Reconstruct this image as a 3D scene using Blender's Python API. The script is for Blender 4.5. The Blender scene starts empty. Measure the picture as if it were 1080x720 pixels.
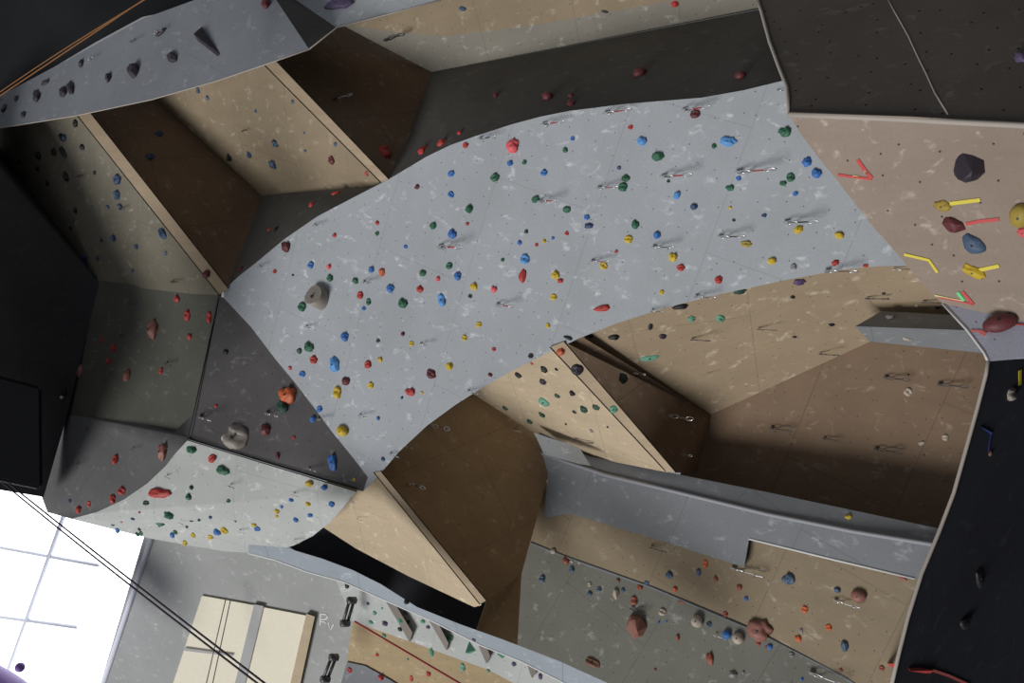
import bpy, bmesh, math, random
from mathutils import Vector, Matrix, noise
from mathutils.bvhtree import BVHTree
from mathutils.geometry import tessellate_polygon

# ------------------------------------------------------------------ camera, light, exposure
F = 935.0                                   # focal length in pixels of the 1080x720 frame
EYE = Vector((0, 0, 1.6))
UPC = Vector((-840, 75, -935)).normalized()  # the zenith seen from the camera (x right, y up, z back)
fw = Vector((0, 0, -1)); YC = (fw - fw.dot(UPC) * UPC).normalized(); XC = YC.cross(UPC)
M3 = Matrix((XC, YC, UPC))                  # camera space -> world
def W(px, py, z):                           # pixel ray at depth z, as a world point
    return EYE + M3 @ Vector(((px - 540) / F * z, (360 - py) / F * z, -z))

sc = bpy.context.scene
C = sc.collection
cam = bpy.data.cameras.new('camera'); co = bpy.data.objects.new('camera', cam); C.objects.link(co)
cam.sensor_width = 36; cam.lens = 36 * F / 1080; cam.clip_end = 200
co.matrix_world = Matrix.Translation(EYE) @ M3.to_4x4()
sc.camera = co

SUN_DIR = (M3 @ Vector((-.62, -.63, .50))).normalized()      # towards the big windows behind and above, left
sun = bpy.data.lights.new('daylight', 'SUN'); so = bpy.data.objects.new('daylight', sun); C.objects.link(so)
sun.energy = 2.15; sun.angle = math.radians(24); sun.color = (1.0, .985, .97)
so.rotation_euler = SUN_DIR.to_track_quat('Z', 'Y').to_euler(); so.location = EYE + SUN_DIR * 20

world = bpy.data.worlds.new('world'); sc.world = world; world.use_nodes = True
bg = world.node_tree.nodes['Background']; bg.inputs[0].default_value = (.80, .83, .88, 1); bg.inputs[1].default_value = .26
sc.view_settings.view_transform = 'Standard'; sc.view_settings.look = 'None'
sc.view_settings.gamma = 1; sc.view_settings.use_curve_mapping = False; sc.view_settings.exposure = 0.0

# ------------------------------------------------------------------ materials
def lin(c): return tuple(((v / 255) / 12.92 if v / 255 < .04045 else ((v / 255 + .055) / 1.055) ** 2.4) for v in c)
def panel_mat(name, rgb, rgb2=None, chalk=.5, nuts=.8, grain=0.0, seams=.25, rough=.85, nutscale=4.6, nutr=.0075):
    m = bpy.data.materials.new(name); m.use_nodes = True; nt = m.node_tree; N = nt.nodes; L = nt.links
    b = N['Principled BSDF']; b.inputs['Roughness'].default_value = rough
    b.inputs['Specular IOR Level'].default_value = .2
    uv = N.new('ShaderNodeUVMap'); uv.uv_map = 'UVMap'
    def nz(scale, detail=3, rough=.6, sy=1.0, dist=0.0):
        t = N.new('ShaderNodeTexNoise'); t.inputs['Scale'].default_value = scale
        t.inputs['Detail'].default_value = detail; t.inputs['Roughness'].default_value = rough
        t.inputs['Distortion'].default_value = dist
        mp = N.new('ShaderNodeMapping'); mp.inputs['Scale'].default_value = (1, sy, 1)
        L.new(uv.outputs[0], mp.inputs[0]); L.new(mp.outputs[0], t.inputs['Vector']); return t.outputs[0]
    def ramp(src, a, bb, va=0.0, vb=1.0):
        r = N.new('ShaderNodeMapRange'); r.inputs[1].default_value = a; r.inputs[2].default_value = bb
        r.inputs[3].default_value = va; r.inputs[4].default_value = vb; L.new(src, r.inputs[0]); return r.outputs[0]
    def mix(f, a, bcol):
        x = N.new('ShaderNodeMix'); x.data_type = 'RGBA'; L.new(f, x.inputs[0])
        for s, v in ((6, a), (7, bcol)):
            if isinstance(v, tuple): x.inputs[s].default_value = (*v[:3], 1)
            else: L.new(v, x.inputs[s])
        return x.outputs[2]
    c1 = tuple(rgb); c2 = tuple(rgb2) if rgb2 else tuple(v * .8 for v in rgb)
    col = mix(ramp(nz(.9, 4), .35, .65), c1, c2)
    if grain: col = mix(ramp(nz(5, 4, .7, .12), .4, .75, 0, grain), col, tuple(v * .62 for v in c1))
    col = mix(ramp(nz(38, 2, .7), .5, .8, 0, .3), col, tuple(v * .6 for v in c1))
    # scuffs of chalk
    v = N.new('ShaderNodeMath'); v.operation = 'MULTIPLY'
    L.new(ramp(nz(7.5, 3, .55, .7, .6), .58, .68), v.inputs[0]); L.new(ramp(nz(19, 3, .7, .45), .42, .60, 0, chalk), v.inputs[1])
    col = mix(v.outputs[0], col, tuple(min(1, .25 + x * 1.25) for x in c1))
    if seams:
        br = N.new('ShaderNodeTexBrick'); br.offset = .5
        br.inputs['Scale'].default_value = 1; br.inputs['Mortar Size'].default_value = .006
        br.inputs['Brick Width'].default_value = 2.44; br.inputs['Row Height'].default_value = 1.22
        mp = N.new('ShaderNodeMapping'); mp.inputs['Rotation'].default_value = (0, 0, .35)
        L.new(uv.outputs[0], mp.inputs[0]); L.new(mp.outputs[0], br.inputs[0])
        col = mix(ramp(br.outputs['Fac'], 0, 1, 0, seams), col, tuple(x * .35 for x in c1))
    vo = N.new('ShaderNodeTexVoronoi'); vo.voronoi_dimensions = '2D'; vo.inputs['Scale'].default_value = nutscale
    vo.inputs['Randomness'].default_value = .75
    L.new(uv.outputs[0], vo.inputs['Vector'])
    col = mix(ramp(vo.outputs['Distance'], nutr * .6 * nutscale, nutr * nutscale, nuts, 0), col, (.008, .007, .007))
    L.new(col, b.inputs['Base Color'])
    bp = N.new('ShaderNodeBump'); bp.inputs['Strength'].default_value = .25; bp.inputs['Distance'].default_value = .01
    L.new(nz(60, 3, .7), bp.inputs['Height']); L.new(bp.outputs[0], b.inputs['Normal'])
    return m
def plain(name, rgb, rough=.6, metal=0.0, emit=None, es=0.0, dust=0.0):
    m = bpy.data.materials.new(name); m.use_nodes = True; nt = m.node_tree; N = nt.nodes; L = nt.links
    b = N['Principled BSDF']; b.inputs['Base Color'].default_value = (*rgb, 1)
    b.inputs['Roughness'].default_value = rough; b.inputs['Metallic'].default_value = metal
    if emit: b.inputs['Emission Color'].default_value = (*emit, 1); b.inputs['Emission Strength'].default_value = es
    t = N.new('ShaderNodeTexNoise'); t.inputs['Scale'].default_value = 14; t.inputs['Detail'].default_value = 3
    tc = N.new('ShaderNodeTexCoord'); L.new(tc.outputs['Object'], t.inputs['Vector'])
    r = N.new('ShaderNodeMapRange'); r.inputs[1].default_value = .45; r.inputs[2].default_value = .75
    r.inputs[3].default_value = 0; r.inputs[4].default_value = dust; L.new(t.outputs[0], r.inputs[0])
    x = N.new('ShaderNodeMix'); x.data_type = 'RGBA'; L.new(r.outputs[0], x.inputs[0])
    x.inputs[6].default_value = (*rgb, 1); x.inputs[7].default_value = (*(min(1, .35 + v * .7) for v in rgb), 1)
    L.new(x.outputs[2], b.inputs['Base Color'])
    return m

GREY = panel_mat('grey_textured_paint', (.48, .51, .54), (.425, .45, .475), chalk=.62, seams=.2)
GREYB = panel_mat('grey_beam_paint', (.235, .25, .275), (.20, .212, .235), chalk=.3, nuts=.5, seams=.2)
GREYM = panel_mat('mid_grey_paint', (.26, .27, .29), (.21, .22, .235), chalk=.4, nuts=.4, seams=.2)
GREYK = panel_mat('plain_grey_paint', (.26, .275, .29), (.225, .235, .25), chalk=.5, nuts=.3, seams=.3)
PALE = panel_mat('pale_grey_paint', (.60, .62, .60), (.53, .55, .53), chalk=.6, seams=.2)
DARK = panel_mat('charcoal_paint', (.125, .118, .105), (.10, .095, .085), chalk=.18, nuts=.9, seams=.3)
DARKP = panel_mat('plum_grey_shade_paint', (.12, .114, .116), (.095, .09, .092), chalk=.3, nuts=.9, seams=.1)  # darkened grey; the triangular panel's shade is in this colour
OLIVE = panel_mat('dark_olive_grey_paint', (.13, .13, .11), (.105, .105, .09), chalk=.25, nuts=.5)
BLACK = panel_mat('black_paint', (.022, .023, .027), (.017, .018, .02), chalk=.02, nuts=.2)
NAVY = panel_mat('black_blue_tone', (.05, .053, .066), (.04, .042, .053), chalk=.1, nuts=.3)
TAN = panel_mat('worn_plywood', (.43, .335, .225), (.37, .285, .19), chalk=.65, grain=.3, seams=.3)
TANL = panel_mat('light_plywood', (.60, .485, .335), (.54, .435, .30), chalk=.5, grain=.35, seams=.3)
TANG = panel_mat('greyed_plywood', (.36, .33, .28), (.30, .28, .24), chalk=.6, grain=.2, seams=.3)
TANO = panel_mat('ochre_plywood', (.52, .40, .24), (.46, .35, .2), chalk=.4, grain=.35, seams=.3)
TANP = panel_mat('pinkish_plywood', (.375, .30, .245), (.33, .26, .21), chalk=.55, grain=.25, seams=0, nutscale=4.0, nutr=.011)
BROWN = panel_mat('brown_shaded_plywood', (.27, .185, .125), (.215, .15, .10), chalk=.35, grain=.35, seams=.4)  # rib plywood with its shade put into the colour; also the brown back wall
BROWNL = panel_mat('warm_shaded_plywood', (.49, .335, .19), (.41, .28, .155), chalk=.4, grain=.35, seams=.3)  # lighter painted-in shade for the lower rib's turned-away face
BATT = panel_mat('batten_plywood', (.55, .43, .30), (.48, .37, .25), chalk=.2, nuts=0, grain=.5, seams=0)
TANM = panel_mat('darker_plywood', (.345, .275, .185), (.29, .23, .155), chalk=.45, grain=.3, seams=.3)  # same plywood in a darker tone
TANGM = panel_mat('darker_grey_plywood', (.29, .27, .225), (.25, .235, .20), chalk=.5, grain=.15, seams=.3)  # greyer plywood, likewise darker
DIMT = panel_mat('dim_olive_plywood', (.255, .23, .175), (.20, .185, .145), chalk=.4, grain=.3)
LAV = panel_mat('lavender_grey_paint', (.46, .47, .56), (.42, .43, .51), chalk=.5, seams=0)
EDGE = plain('pale_plywood_edge', (.48, .43, .38), .8)
EDGEW = plain('white_edge_bead', (.75, .75, .75), .7)
PURP = plain('purple_plastic', (.25, .13, .48), .5)
SEAM = plain('dark_gap', (.012, .012, .012), .9)

# ------------------------------------------------------------------ helpers
def tag(o, label=None, cat=None, group=None, kind=None):
    if label: o['label'] = label
    if cat: o['category'] = cat
    if group: o['group'] = group
    if kind: o['kind'] = kind
    return o
def empty(name, loc, label, cat, group=None):
    o = bpy.data.objects.new(name, None); C.objects.link(o); o.location = loc; o.empty_display_size = .2
    return tag(o, label, cat, group)
def link(name, me, mat, parent=None):
    o = bpy.data.objects.new(name, me); C.objects.link(o)
    if mat and not me.materials: me.materials.append(mat)
    if parent is not None:
        o.parent = parent; o.matrix_parent_inverse = Matrix.Translation(-Vector(parent.location))
    return o
BV, BT, BK = [], [], []          # triangles of every surface that carries holds
def A(px, py): return 1 / (.0728 + 5.9e-5 * px - 1.0e-5 * (py - 300))      # depth of the great arch's plane
def plane(p, q, r):              # depth over a plane through three pixel/depth points
    m = Matrix(((1, p[0], p[1]), (1, q[0], q[1]), (1, r[0], r[1]))).inverted()
    a = m @ Vector((1 / p[2], 1 / q[2], 1 / r[2]))
    return lambda x, y: 1 / (a[0] + a[1] * x + a[2] * y)
def panel(name, pts, mat, parent=None, zf=None, th=.06, key=None, kind=None, hold=True, tris=None):
    """a slab: its face through the points, thickness th going back from the viewer's side"""
    P = [W(p[0], p[1], zf(p[0], p[1]) if zf else p[2]) for p in pts]
    tri = tris or tessellate_polygon([[(p[0], p[1], 0) for p in pts]])
    cen = sum(P, Vector()) / len(P)
    nrm = Vector()
    T = []
    for t in tri:
        n = (P[t[1]] - P[t[0]]).cross(P[t[2]] - P[t[0]])
        if n.dot(EYE - P[t[0]]) < 0: t = (t[0], t[2], t[1]); n = -n
        T.append(tuple(t)); nrm += n
    nrm.normalize()
    if hold:
        b = len(BV); BV.extend(P)
        for t in T: BT.append(tuple(i + b for i in t)); BK.append(key)
    n0 = len(P)
    bk = (cen - EYE).normalized() * th
    V = P + [p + bk for p in P]
    area = sum((pts[i][0] * pts[(i + 1) % n0][1] - pts[(i + 1) % n0][0] * pts[i][1]) for i in range(n0))
    Fc = list(T) + [tuple(i + n0 for i in reversed(t)) for t in T]
    for i in range(n0):
        j = (i + 1) % n0
        Fc.append((i, j, j + n0, i + n0) if area > 0 else (j, i, i + n0, j + n0))
    me = bpy.data.meshes.new(name); me.from_pydata(V, [], Fc); me.update()
    rim = set()
    for i in range(n0): rim.add(frozenset((i, (i + 1) % n0)))
    for f in list(me.polygons)[:len(T)]: f.use_smooth = True
    for e in me.edges:
        if frozenset(e.vertices) in rim or max(e.vertices) >= n0: e.use_edge_sharp = True
    e1 = Vector((0, 0, 1)).cross(nrm)
    e1 = (e1 if e1.length > .1 else Vector((1, 0, 0))).normalized(); e2 = nrm.cross(e1)
    uv = me.uv_layers.new(name='UVMap')
    for l in me.loops:
        p = me.vertices[l.vertex_index].co; uv.data[l.index].uv = (p.dot(e1), p.dot(e2))
    o = link(name, me, mat, parent)
    if kind: o['kind'] = kind
    return o
def ruled(name, up, dn, mat, parent, **kw):      # two rows of equal length joined by a strip of triangles
    n = len(up); pts = list(up) + list(reversed(dn)); T = []
    for i in range(n - 1):
        a, b, c, d = i, i + 1, 2 * n - 1 - i, 2 * n - 2 - i
        T += [(a, b, c), (b, d, c)]
    return panel(name, pts, mat, parent, tris=T, **kw)
def bars(name, pts, r, mat, parent=None, closed=False, sides=6, flat=None):
    """one tube (or flat strip when flat=normal) through world points"""
    bm = bmesh.new(); rings = []
    n = len(pts)
    for i, p in enumerate(pts):
        a = pts[i - 1] if (i > 0 or closed) else p; b = pts[(i + 1) % n] if (i < n - 1 or closed) else p
        t = (b - a).normalized(); up = flat if flat is not None else (Vector((0, 0, 1)) if abs(t.z) < .95 else Vector((1, 0, 0)))
        s = t.cross(up).normalized(); u = s.cross(t).normalized(); ring = []
        if flat is not None:
            for (x, y) in ((-r, 0), (r, 0), (r, .0035), (-r, .0035)): ring.append(bm.verts.new(p + s * x + u * y))
        else:
            for k in range(sides):
                an = 2 * math.pi * k / sides; ring.append(bm.verts.new(p + s * r * math.cos(an) + u * r * math.sin(an)))
        rings.append(ring)
    m = len(rings[0])
    for i in range(n if closed else n - 1):
        a, b = rings[i], rings[(i + 1) % n]
        for k in range(m): bm.faces.new((a[k], a[(k + 1) % m], b[(k + 1) % m], b[k]))
    if not closed: bm.faces.new(rings[0][::-1]); bm.faces.new(rings[-1])
    bmesh.ops.recalc_face_normals(bm, faces=bm.faces)
    me = bpy.data.meshes.new(name); bm.to_mesh(me); bm.free()
    if flat is None:
        for f in me.polygons: f.use_smooth = True
    return link(name, me, mat, parent)
def edge(name, pts, r, mat, parent, zf=None, off=0.0):
    return bars(name, [W(p[0], p[1], (zf(p[0], p[1]) if zf else p[2]) - off) for p in pts], r, mat, parent)

CEILM = panel_mat('ceiling_grey_paint', (.42, .43, .42), (.37, .38, .37), chalk=.45, nuts=.1, seams=.12)
# ------------------------------------------------------------------ the setting: ceiling, windows, walls, floor
ZC = plane((60, 640, 16), (400, 640, 12.3), (200, 560, 13.6))
panel('ceiling', [(158, 545), (262, 560), (262, 576), (300, 582), (372, 606), (402, 626), (384, 648), (366, 700), (360, 760), (94, 760)], CEILM, zf=ZC, th=.2, key='ceil', kind='structure')
# skylight: frosted bright pane behind a grid of mullions
SKY = plain('bright_sky_pane', (.9, .9, .9), .5, emit=(.93, .97, 1.0), es=2.6)
MULL = plain('pale_mullion', (.80, .83, .93), .6, emit=None)  # glow of the bright pane is put into this pale bluish colour
w1 = empty('window_1', W(60, 640, ZC(60, 640)), None, None); w1['kind'] = 'structure'
panel('pane', [(-160, 480), (158, 540), (160, 569), (108, 720), (96, 760), (-160, 760)], SKY, w1, zf=lambda x, y: ZC(x, y) + .05, th=.03, hold=False)
def mull(a, b, r):
    P = [W(x, y, ZC(x, y) - .03) for x, y in (a, b)]
    return bars('mullion', P, r, MULL, w1)
mull((76, 520), (-5, 745), .045)
mull((-60, 566), (105, 596), .04); mull((-60, 642), (82, 661), .04)
mull((160, 566), (108, 722), .05)
w2 = empty('window_2', W(260, 690, ZC(260, 690)), None, None); w2['kind'] = 'structure'
CREAM = plain('cream_blind_cloth', (.80, .75, .60), .8, emit=(.95, .88, .68), es=.05, dust=.3)
FR = plain('grey_window_frame', (.42, .42, .42), .7)
zw = lambda x, y: ZC(x, y) - .06
panel('pane', [(213, 628), (268, 638), (241, 752), (172, 752)], CREAM, w2, zf=zw, th=.05)
panel('pane', [(277, 640), (323, 649), (300, 752), (250, 752)], CREAM, w2, zf=zw, th=.05)
panel('frame', [(268, 637), (278, 639), (251, 752), (240, 752)], FR, w2, zf=lambda x, y: ZC(x, y) - .1, th=.1)
panel('frame', [(323, 647), (332, 650), (310, 752), (299, 752)], TANL, w2, zf=lambda x, y: ZC(x, y) - .12, th=.1)
panel('frame', [(195, 683), (246, 690), (245, 692), (194, 686)], FR, w2, zf=lambda x, y: ZC(x, y) - .12, th=.05)

panel('wall_left', [(-70, 100, 12.6), (0, 160, 14.2), (75, 257, 13.7), (105, 299, 13.3), (71, 437, 12.8), (46, 524, 12.3), (-70, 505, 10.6)], panel_mat('slate_black_paint', (.10, .10, .11), (.08, .08, .09), chalk=.1, nuts=.3), th=.15, key='D1', kind='structure')
panel('wall_upper', [(-80, 150, 13.6), (-80, -80, 16), (240, -80, 15), (260, -5, 12.2), (150, 18, 12.6), (100, 45, 13), (50, 75, 13.4)], BLACK, th=.15, key='R0', kind='structure')
D7 = plane((750, 437, 10.3), (920, 360, 9.2), (985, 557, 9.0))
panel('wall_back', [(744, 437), (915, 358), (1060, 352), (1060, 610), (700, 560), (718, 498), (735, 497)], BROWN, zf=D7, th=.15, key='D7', kind='structure')
panel('wall_rear_shade', [(270, 555, 13.0), (350, 530, 13.0), (430, 520, 13.0), (640, 640, 12.6), (720, 760, 12.2), (640, 730, 12.4), (560, 696, 12.6), (480, 664, 12.8), (400, 624, 13), (330, 592, 13)], NAVY, th=.15, key='gap', kind='structure')  # near-black sheet painted in for the shade between rib and beam
fl = bpy.data.meshes.new('floor'); fl.from_pydata([(-20, -12, 0), (20, -12, 0), (20, 25, 0), (-20, 25, 0)], [], [(0, 1, 2, 3)])
uvl = fl.uv_layers.new(name='UVMap')
for l in fl.loops: uvl.data[l.index].uv = fl.vertices[l.vertex_index].co[:2]
o = link('floor', fl, panel_mat('floor_matting', (.10, .10, .11), chalk=.2, nuts=0)); o['kind'] = 'structure'

# ------------------------------------------------------------------ the great arch
UPPER = [(236, 306), (252, 291), (270, 277), (300, 252), (335, 228), (375, 207), (410, 189), (450, 165), (475, 153), (500, 144), (540, 131), (570, 123), (600, 117), (660, 109.5), (740, 103), (785, 95), (830, 84)]
LOWER = [(957, 280), (925, 280.5), (890, 284), (830, 295), (760, 310), (700, 325), (650, 341), (610, 357), (570, 376), (540, 391), (510, 408), (480, 427), (450, 449), (420, 477), (400, 501)]
arch = empty('climbing_wall', W(600, 500, 10), 'huge curved grey climbing wall arching across the middle, dotted with coloured holds', 'climbing wall')
TEDGE = [(383, 518), (388, 503), (372, 482), (350, 455), (330, 428), (310, 402), (290, 378), (265, 345), (236, 314)]
panel('front_panel', UPPER + [(870, 76), (930, 160), (1000, 280)] + LOWER + TEDGE, GREY, arch, zf=A, th=.22, key='arch')
panel('triangular_panel', [(229, 311, A(229, 311))] + [(x, y, A(x, y) + .004) for x, y in reversed(TEDGE)] + [(374, 516, A(374, 516) + .06), (198, 463, 11.65)], DARKP, arch, th=.08, key='T1')  # shading against the arch is partly painted by the darker material
ps = [(x, y, A(x, y) + .01) for x, y in UPPER]
i_ = 6
panel('side_panel', [(240, 305, A(240, 305) + .02), (276, 206, 12.6), (390, 196.5, 10.7), (403, 193, 10.3)] + list(reversed(ps[:i_ + 1])), DARK, arch, th=.06, key='S1')
dn2 = ps[i_:] + [(880, 60, 8.2)]; nn2 = len(dn2) - 4
up2 = [(412, 187, 10.3), (432, 141, 10.9), (446, 103, 11.3)] + [(455 + 425 * k / nn2, 76 - 81 * k / nn2, 1 / (1 / 11.5 + (1 / 9.1 - 1 / 11.5) * k / nn2)) for k in range(nn2 + 1)]
ruled('side_panel', up2, dn2, DARK, arch, th=.06, key='S2')

# upper-left grey beam
g = empty('overhanging_beam', W(160, 60, 11), 'long grey overhanging beam crossing the upper left corner, studded with dark holds', 'climbing wall')
GL = lambda x, y: A(x, y) - .35
def off(f, d): return lambda x, y: f(x, y) + d
gb = [(-70, 142), (0, 135), (80, 122), (160, 105), (230, 85), (280, 68), (326, 52)]
gt = [(-70, 138), (0, 101), (75, 61), (150, 20), (205, 0), (262, -32), (290, -2)]
ruled('lower_panel', [(x, y, GL(x, y) + .45) for x, y in gt], [(x, y, GL(x, y)) for x, y in gb], GREYB, g, th=.12, key='G1')
panel('facet_panel', [(326, 52, GL(326, 52)), (355, 29, GL(355, 29) + .5), (312, 0, 11.2), (300, -30, 11.4), (270, -30, 11.1), (290, -2, GL(290, -2) + .45)], DARKP, g, th=.1, key='G2')
panel('end_panel', [(355, 29, GL(355, 29) + .5), (410, 15, 10.45), (465, 0, 10.2), (540, -30, 9.9), (300, -30, 11.4), (312, 0, 11.2)], GREY, g, th=.1, key='G3')
edge('edge_bead', [(x, y, GL(x, y)) for x, y in gb], .008, EDGE, g)
edge('edge_bead', [(326, 52, GL(326, 52)), (355, 29, GL(355, 29) + .5), (410, 15, 10.45), (465, 0, 10.2)], .008, EDGE, g)

# wooden ribs: two slanting faces that meet at a narrow batten
def rib(label, left, batten, right, lm, rm, keyl, keyr, ztop, zbot):
    (l0, l1), (r0, r1) = batten
    t = empty('wooden_rib', W(l1[0], l1[1], zbot), label, 'climbing wall rib', 'wooden ribs between the grey climbing walls')
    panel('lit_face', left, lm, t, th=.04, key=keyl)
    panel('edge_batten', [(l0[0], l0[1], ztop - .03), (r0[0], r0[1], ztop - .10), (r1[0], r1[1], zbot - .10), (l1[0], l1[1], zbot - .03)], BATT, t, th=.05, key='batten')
    panel('shaded_face', right, rm, t, th=.04, key=keyr)  # same wood as the lit face, shade added by a browner colour
    bars('seam', [W(l0[0], l0[1], ztop - .035), W(l1[0], l1[1], zbot - .035)], .005, SEAM, t)
    bars('seam', [W(r0[0], r0[1], ztop - .10), W(r1[0], r1[1], zbot - .10)], .007, SEAM, t)
    return t
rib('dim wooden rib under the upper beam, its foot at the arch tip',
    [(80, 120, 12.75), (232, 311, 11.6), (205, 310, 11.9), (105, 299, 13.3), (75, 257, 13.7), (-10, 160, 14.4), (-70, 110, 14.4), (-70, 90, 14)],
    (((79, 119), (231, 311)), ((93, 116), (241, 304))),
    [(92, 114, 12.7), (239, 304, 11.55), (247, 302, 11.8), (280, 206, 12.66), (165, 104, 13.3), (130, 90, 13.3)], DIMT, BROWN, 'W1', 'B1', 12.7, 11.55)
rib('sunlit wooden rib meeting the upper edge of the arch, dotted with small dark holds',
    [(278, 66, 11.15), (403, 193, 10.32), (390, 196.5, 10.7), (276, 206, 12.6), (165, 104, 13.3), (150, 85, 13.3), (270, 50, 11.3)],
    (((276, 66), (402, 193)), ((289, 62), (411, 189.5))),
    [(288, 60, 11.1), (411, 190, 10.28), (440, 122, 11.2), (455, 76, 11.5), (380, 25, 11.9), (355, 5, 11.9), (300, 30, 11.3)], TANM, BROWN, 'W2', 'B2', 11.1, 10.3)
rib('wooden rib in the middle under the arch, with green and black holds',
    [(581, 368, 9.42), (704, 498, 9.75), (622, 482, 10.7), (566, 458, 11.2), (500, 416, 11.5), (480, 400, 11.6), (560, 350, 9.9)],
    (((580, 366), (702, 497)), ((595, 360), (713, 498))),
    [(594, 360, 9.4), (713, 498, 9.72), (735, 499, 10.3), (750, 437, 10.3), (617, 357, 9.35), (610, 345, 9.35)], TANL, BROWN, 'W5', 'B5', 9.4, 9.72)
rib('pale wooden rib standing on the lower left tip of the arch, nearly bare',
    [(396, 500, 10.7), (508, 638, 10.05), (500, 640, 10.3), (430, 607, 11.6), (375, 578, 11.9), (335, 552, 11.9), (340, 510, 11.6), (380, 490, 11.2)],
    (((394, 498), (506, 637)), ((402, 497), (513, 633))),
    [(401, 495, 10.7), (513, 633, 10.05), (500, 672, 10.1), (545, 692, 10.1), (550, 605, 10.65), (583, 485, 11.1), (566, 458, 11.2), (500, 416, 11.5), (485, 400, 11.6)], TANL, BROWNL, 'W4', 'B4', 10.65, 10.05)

# slanting wood panel at the top
t = empty('slanting_panel', W(620, 20, 10), 'long slanting plywood panel along the top edge above the dark strip', 'climbing wall')
W3 = plane((380, 25, 11.9), (800, 10, 9.55), (455, 76, 11.55))
W3 = plane((455, 76, 11.5), (800, 10, 9.55), (600, -30, 9.9))
panel('wood_panel', [(360, 26), (420, 34), (470, 38), (560, 27), (700, 2), (880, -35), (880, -70), (420, -70), (340, 0)], TANM, t, zf=W3, th=.05, key='W3')
panel('grey_panel', [(360, 26), (420, 34), (470, 38), (560, 27), (700, 2), (880, -35), (880, -10), (800, 10), (455, 76)], TANGM, t, zf=off(W3, .0), th=.05, key='W3')

# ------------------------------------------------------------------ the lower left bulge
t = empty('climbing_bulge', W(200, 520, 11), 'curved climbing bulge at lower left, dark above and bright grey along its belly', 'climbing wall')
cv = [(198, 464), (185, 478), (175, 491), (155, 510), (130, 527), (102, 540), (75, 547)]
zc = lambda x, y: 11.6 + (198 - x) * .006
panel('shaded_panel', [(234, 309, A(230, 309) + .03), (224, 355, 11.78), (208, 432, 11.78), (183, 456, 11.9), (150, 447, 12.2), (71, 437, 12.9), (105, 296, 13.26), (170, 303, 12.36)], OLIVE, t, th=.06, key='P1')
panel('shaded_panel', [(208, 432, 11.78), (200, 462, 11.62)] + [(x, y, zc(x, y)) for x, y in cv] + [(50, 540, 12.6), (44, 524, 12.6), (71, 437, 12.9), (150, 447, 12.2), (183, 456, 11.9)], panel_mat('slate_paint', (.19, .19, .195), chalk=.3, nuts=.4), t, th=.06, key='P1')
belly = [(198, 464), (290, 492), (376, 518)]
low = [(350, 549), (330, 565), (310, 575), (290, 581), (265, 583), (235, 581), (200, 575), (160, 568), (115, 557), (75, 547)]
P2z = plane((198, 464, 11.6), (376, 518, 10.78), (200, 575, 12.3))
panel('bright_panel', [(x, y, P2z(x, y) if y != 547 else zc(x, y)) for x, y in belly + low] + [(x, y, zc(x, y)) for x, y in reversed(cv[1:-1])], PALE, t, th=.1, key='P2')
bars('seam', [W(231, 314, A(231, 314) - .0), W(198, 464, 11.6)], .008, SEAM, t)
bars('seam', [W(198, 464, 11.58), W(290, 492, P2z(290, 492) - .02), W(376, 518, 10.74)], .006, SEAM, t)

# black box hanging in the left corner
bm = bmesh.new()
for dz, sh in ((0, 0), (.9, 6)):
    for x, y in ((-90, 372), (44, 408), (45, 516), (-90, 488)):
        bm.verts.new(W(x - sh, y, 9.6 + (45 - x) * -.004 + dz))
bm.verts.ensure_lookup_table(); v = bm.verts
for f in ((0, 1, 2, 3), (7, 6, 5, 4), (0, 4, 5, 1), (1, 5, 6, 2), (2, 6, 7, 3), (3, 7, 4, 0)): bm.faces.new([v[i] for i in f])
bmesh.ops.recalc_face_normals(bm, faces=bm.faces)
bmesh.ops.bevel(bm, geom=bm.edges[:], offset=.03, segments=2, affect='EDGES')
me = bpy.data.meshes.new('black_box'); bm.to_mesh(me); bm.free()
me.uv_layers.new(name='UVMap')
tag(link('black_box', me, BLACK), 'big black box hanging at the left edge above the skylight', 'box')

# ------------------------------------------------------------------ right of the middle: recess under the arch
W6 = plane((612, 357, 9.5), (750, 437, 10.3), (920, 360, 9.2))
t = empty('slanting_panel', W(760, 430, 9.5), 'wide slanting plywood panel directly below the right half of the arch', 'climbing wall')
panel('wood_panel', [(612, 357), (750, 437), (918, 360), (903, 345), (930, 328), (890, 286), (880, 270), (700, 305)], TAN, t, zf=W6, th=.05, key='W6')
t = empty('slanting_panel', W(960, 330, 8.5), 'small plywood panel squeezed between the arch and the tan boulder', 'climbing wall')
W7 = plane((890, 286, 8.35), (960, 280, 8.0), (930, 329, 8.75))
panel('wood_panel', [(889, 285), (880, 265), (1030, 265), (1035, 336), (930, 329)], TAN, t, zf=W7, th=.05, key='W7')
t = empty('grey_beam', W(960, 360, 8.3), 'short grey two-faced beam at the right end of the brown recess', 'beam')
panel('upper_face', [(902, 344, 8.55), (930, 328, 8.62), (1040, 334, 8.02), (1040, 351, 7.85), (1018, 348, 7.95)], GREYM, t, th=.02, key='K5')
panel('lower_face', [(902, 344, 8.55), (1018, 348, 7.95), (1060, 351, 7.8), (1060, 376, 8.3), (1035, 372, 8.35), (917, 360, 8.9)], GREYK, t, th=.02, key='K5')

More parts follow.
